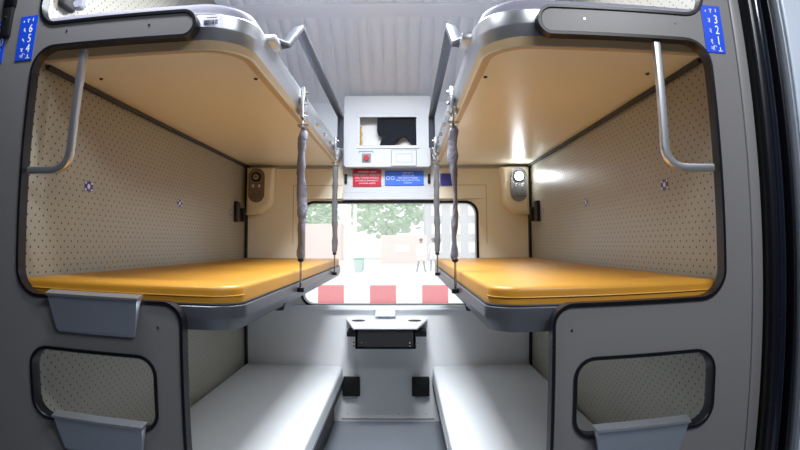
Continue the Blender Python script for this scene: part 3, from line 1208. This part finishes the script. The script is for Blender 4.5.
# sockets at seat level
for x0, x1, lb in ((-.335, -.222, 'black power socket box low on the wall, left of the pair'), (.038, .150, 'black power socket box low on the wall, right of the pair')):
    x0, x1 = (x0, x0 + .098) if x0 < 0 else (x0 + .012, x0 + .110)
    e = empty('socket_box', ((x0 + x1) / 2, YB, .15), lb, 'socket', 'power socket boxes')
    b = bmesh.new()
    box(b, x0, x1, YB - .028, YB, .150, .262, .008)
    fin('socket_cover', b, 'matteblack', e, True)
    b = bmesh.new()
    box(b, x0 + .018, x1 - .018, YB - .024, YB, .140, .152, .002)
    fin('cover_clip', b, 'unitgrey', e)
b = bmesh.new()
box(b, X(-1, .26), X(1, .26), YB - .004, YB, .012, .018)
for xx in (-.31, -.02, .13):
    cyl(b, (xx, YB, .045), (xx, YB - .003, .045), .003, 8)
struct(fin('trim_6', b, 'softseam'))

# ------------------------------------------------------------------ outside
PZ = -.37
PYD = 17.0
e = empty('railway_platform', (0, PYD, -1.2), 'bright platform outside the window with a red and white painted edge', 'platform')
b = bmesh.new()
box(b, -40, 40, PYD + .05, 60, -1.2, PZ)
fin('platform_slab', b, 'concrete', e)
bw = .81
x0 = -2.63
for k in range(-12, 14):
    b = bmesh.new()
    xa = x0 + k * bw
    box(b, xa, xa + bw, PYD, PYD + .05, -1.10, PZ)
    fin('painted_block', b, 'pink' if k % 2 == 0 else 'kerbwhite', e)
b = bmesh.new()
box(b, -60, 60, 3.3, 60, -1.25, -1.2)
struct(fin('ground', b, 'concrete'))


def tree(x, y, h, r, label):
    e = empty('tree', (x, y, PZ), label, 'tree', 'trees beyond the platform')
    b = bmesh.new()
    cyl(b, (x, y, PZ), (x, y, PZ + h * .5), .22, 10, .14)
    fin('trunk', b, 'bark', e, True)
    b = bmesh.new()
    for k in range(420):
        a = random.uniform(0, 2 * pi)
        el = math.asin(random.uniform(-1, 1))
        q = random.uniform(.55, 1)
        p = Vector((x + r * q * cos(a) * cos(el) * 1.15, y + r * q * sin(a) * cos(el), PZ + h * .66 + r * .75 * q * sin(el)))
        m_ = Matrix.Translation(p) @ Matrix.Rotation(random.uniform(0, 6), 4, (random.random() - .5, random.random() - .5, random.random() + .1)) @ Matrix.Diagonal((.28, .28, .09, 1))
        bmesh.ops.create_icosphere(b, subdivisions=1, radius=1, matrix=m_)
    fin('crown', b, 'leaf', e)


tree(-8.6, 52, 5.4, 2.4, 'pale green tree outside, seen at the left end of the window')
tree(-1.2, 43, 5.6, 2.9, 'green tree outside, behind the middle of the window')

b = bmesh.new()
box(b, -10.5, -4.3, 38, 40, PZ + .001, 2.2)
tag(fin('low_red_wall', b, 'brick'), 'faint reddish low building outside, at the left of the window', 'building')
e = empty('red_stall', (0.4, 34, PZ), 'faint red platform stall with a white board, middle of the window', 'stall')
b = bmesh.new()
box(b, -1.3, 1.5, 33, 35, PZ + .001, 1.35)
fin('stall_body', b, 'brick', e)
b = bmesh.new()
box(b, -.4, .4, 32.94, 33, .35, .75)
fin('white_board', b, 'kerbwhite', e)
e = empty('station_building', (5.5, 38, PZ), 'grey station building outside with rows of pale windows, at the right of the window', 'building')
b = bmesh.new()
box(b, 1.6, 9.5, 37, 41, PZ + .001, 3.6)
fin('building_body', b, 'shed', e)
for k in range(5):
    for q in range(3):
        b = bmesh.new()
        box(b, 2.0 + k * 1.25, 2.7 + k * 1.25, 36.93, 37, .2 + q * 1.25, .9 + q * 1.25)
        fin('window', b, 'kerbwhite', e)
for xx, yy, lb in ((-2.60, 26, 'white platform post left of the middle of the window'), (-2.52, 29, 'second thinner white platform post, right beside the first')):
    b = bmesh.new()
    cyl(b, (xx, yy, PZ), (xx, yy, 4.2), .13 if yy < 28 else .09, 14)
    box(b, xx - .25, xx + .25, yy - .25, yy + .25, PZ, PZ + .15)
    tag(fin('platform_post', b, 'kerbwhite', None, True), lb, 'post', 'platform posts')

e = empty('litter_bin', (-1.92, 24, PZ), 'small pale green litter bin standing on the platform', 'bin')
b = bmesh.new()
cyl(b, (-1.92, 24, PZ), (-1.92, 24, PZ + .55), .17, 16, .23)
fin('bin_body', b, 'binwhite', e, True)
b = bmesh.new()
cyl(b, (-1.92, 24, PZ + .55), (-1.92, 24, PZ + .62), .25, 16)
box(b, -1.78, -1.70, 23.9, 24.1, PZ + .1, PZ + .5)
fin('bin_rim', b, 'bingreen', e, True)


def person(x, y, h, stride, label, face):
    e = empty('person', (x, y, PZ), label, 'person', 'people on the platform')
    k = h / 1.7
    J = {'pel': (0, 0, .92), 'ch': (0, 0, 1.30), 'nk': (0, 0, 1.47), 'hd': (0, 0, 1.60),
         'hl': (-.10, 0, .88), 'kl': (-.11 - stride * .3, -.04, .48), 'fl': (-.11 - stride, .02, .05), 'tl': (-.11 - stride, -.14, .03),
         'hr': (.10, 0, .88), 'kr': (.11 + stride * .3, -.02, .48), 'fr': (.11 + stride, .04, .05), 'tr': (.11 + stride, -.12, .03),
         'sl': (-.19, 0, 1.40), 'el': (-.25, .02, 1.12), 'wl': (-.24, -.08, .88), 'sr': (.19, 0, 1.40), 'er': (.25, .02, 1.12), 'wr': (.25, -.08, .88)}
    Rr = {'pel': .15, 'ch': .16, 'nk': .06, 'hd': .105, 'hl': .10, 'kl': .07, 'fl': .045, 'tl': .035, 'hr': .10, 'kr': .07, 'fr': .045, 'tr': .035,
          'sl': .07, 'el': .045, 'wl': .035, 'sr': .07, 'er': .045, 'wr': .035}
    E = [('pel', 'ch'), ('ch', 'nk'), ('nk', 'hd'), ('pel', 'hl'), ('hl', 'kl'), ('kl', 'fl'), ('fl', 'tl'), ('pel', 'hr'), ('hr', 'kr'), ('kr', 'fr'), ('fr', 'tr'),
         ('ch', 'sl'), ('sl', 'el'), ('el', 'wl'), ('ch', 'sr'), ('sr', 'er'), ('er', 'wr')]
    names = list(J)
    me = bpy.data.meshes.new('body')
    cs, sn = cos(face), sin(face)
    me.from_pydata([(x + (J[n][0] * cs - J[n][1] * sn) * k, y + (J[n][0] * sn + J[n][1] * cs) * k, PZ + J[n][2] * k) for n in names],
                   [(names.index(a), names.index(c)) for a, c in E], [])
    o = bpy.data.objects.new('tmp', me)
    COL.objects.link(o)
    o.modifiers.new('s', 'SKIN')
    for i, n in enumerate(names):
        me.skin_vertices[0].data[i].radius = (Rr[n] * k, Rr[n] * k * .8)
    me.skin_vertices[0].data[0].use_root = True
    o.modifiers.new('d', 'SUBSURF').levels = 1
    bpy.context.view_layer.update()
    m2_ = bpy.data.meshes.new_from_object(o.evaluated_get(bpy.context.evaluated_depsgraph_get()))
    bpy.data.objects.remove(o)
    m2_.materials.clear()
    ob = link('body', m2_, ['shirt', 'trouser', 'skin'], e)
    for f in m2_.polygons:
        f.use_smooth = True
        zz = (f.center.z - PZ) / k
        f.material_index = 2 if zz > 1.49 else (1 if zz < .62 else 0)
    b = bmesh.new()
    ball(b, (x, y + .012, PZ + 1.655 * k), .112 * k, (1, 1, .8))
    fin('hair', b, 'ink', e, True)


person(.82, 24.0, 1.45, .12, 'person in white clothes walking on the platform, the left one of two', .3)
person(1.42, 25.0, 1.48, .04, 'person in a white shirt standing on the platform, the right one of two', -.4)
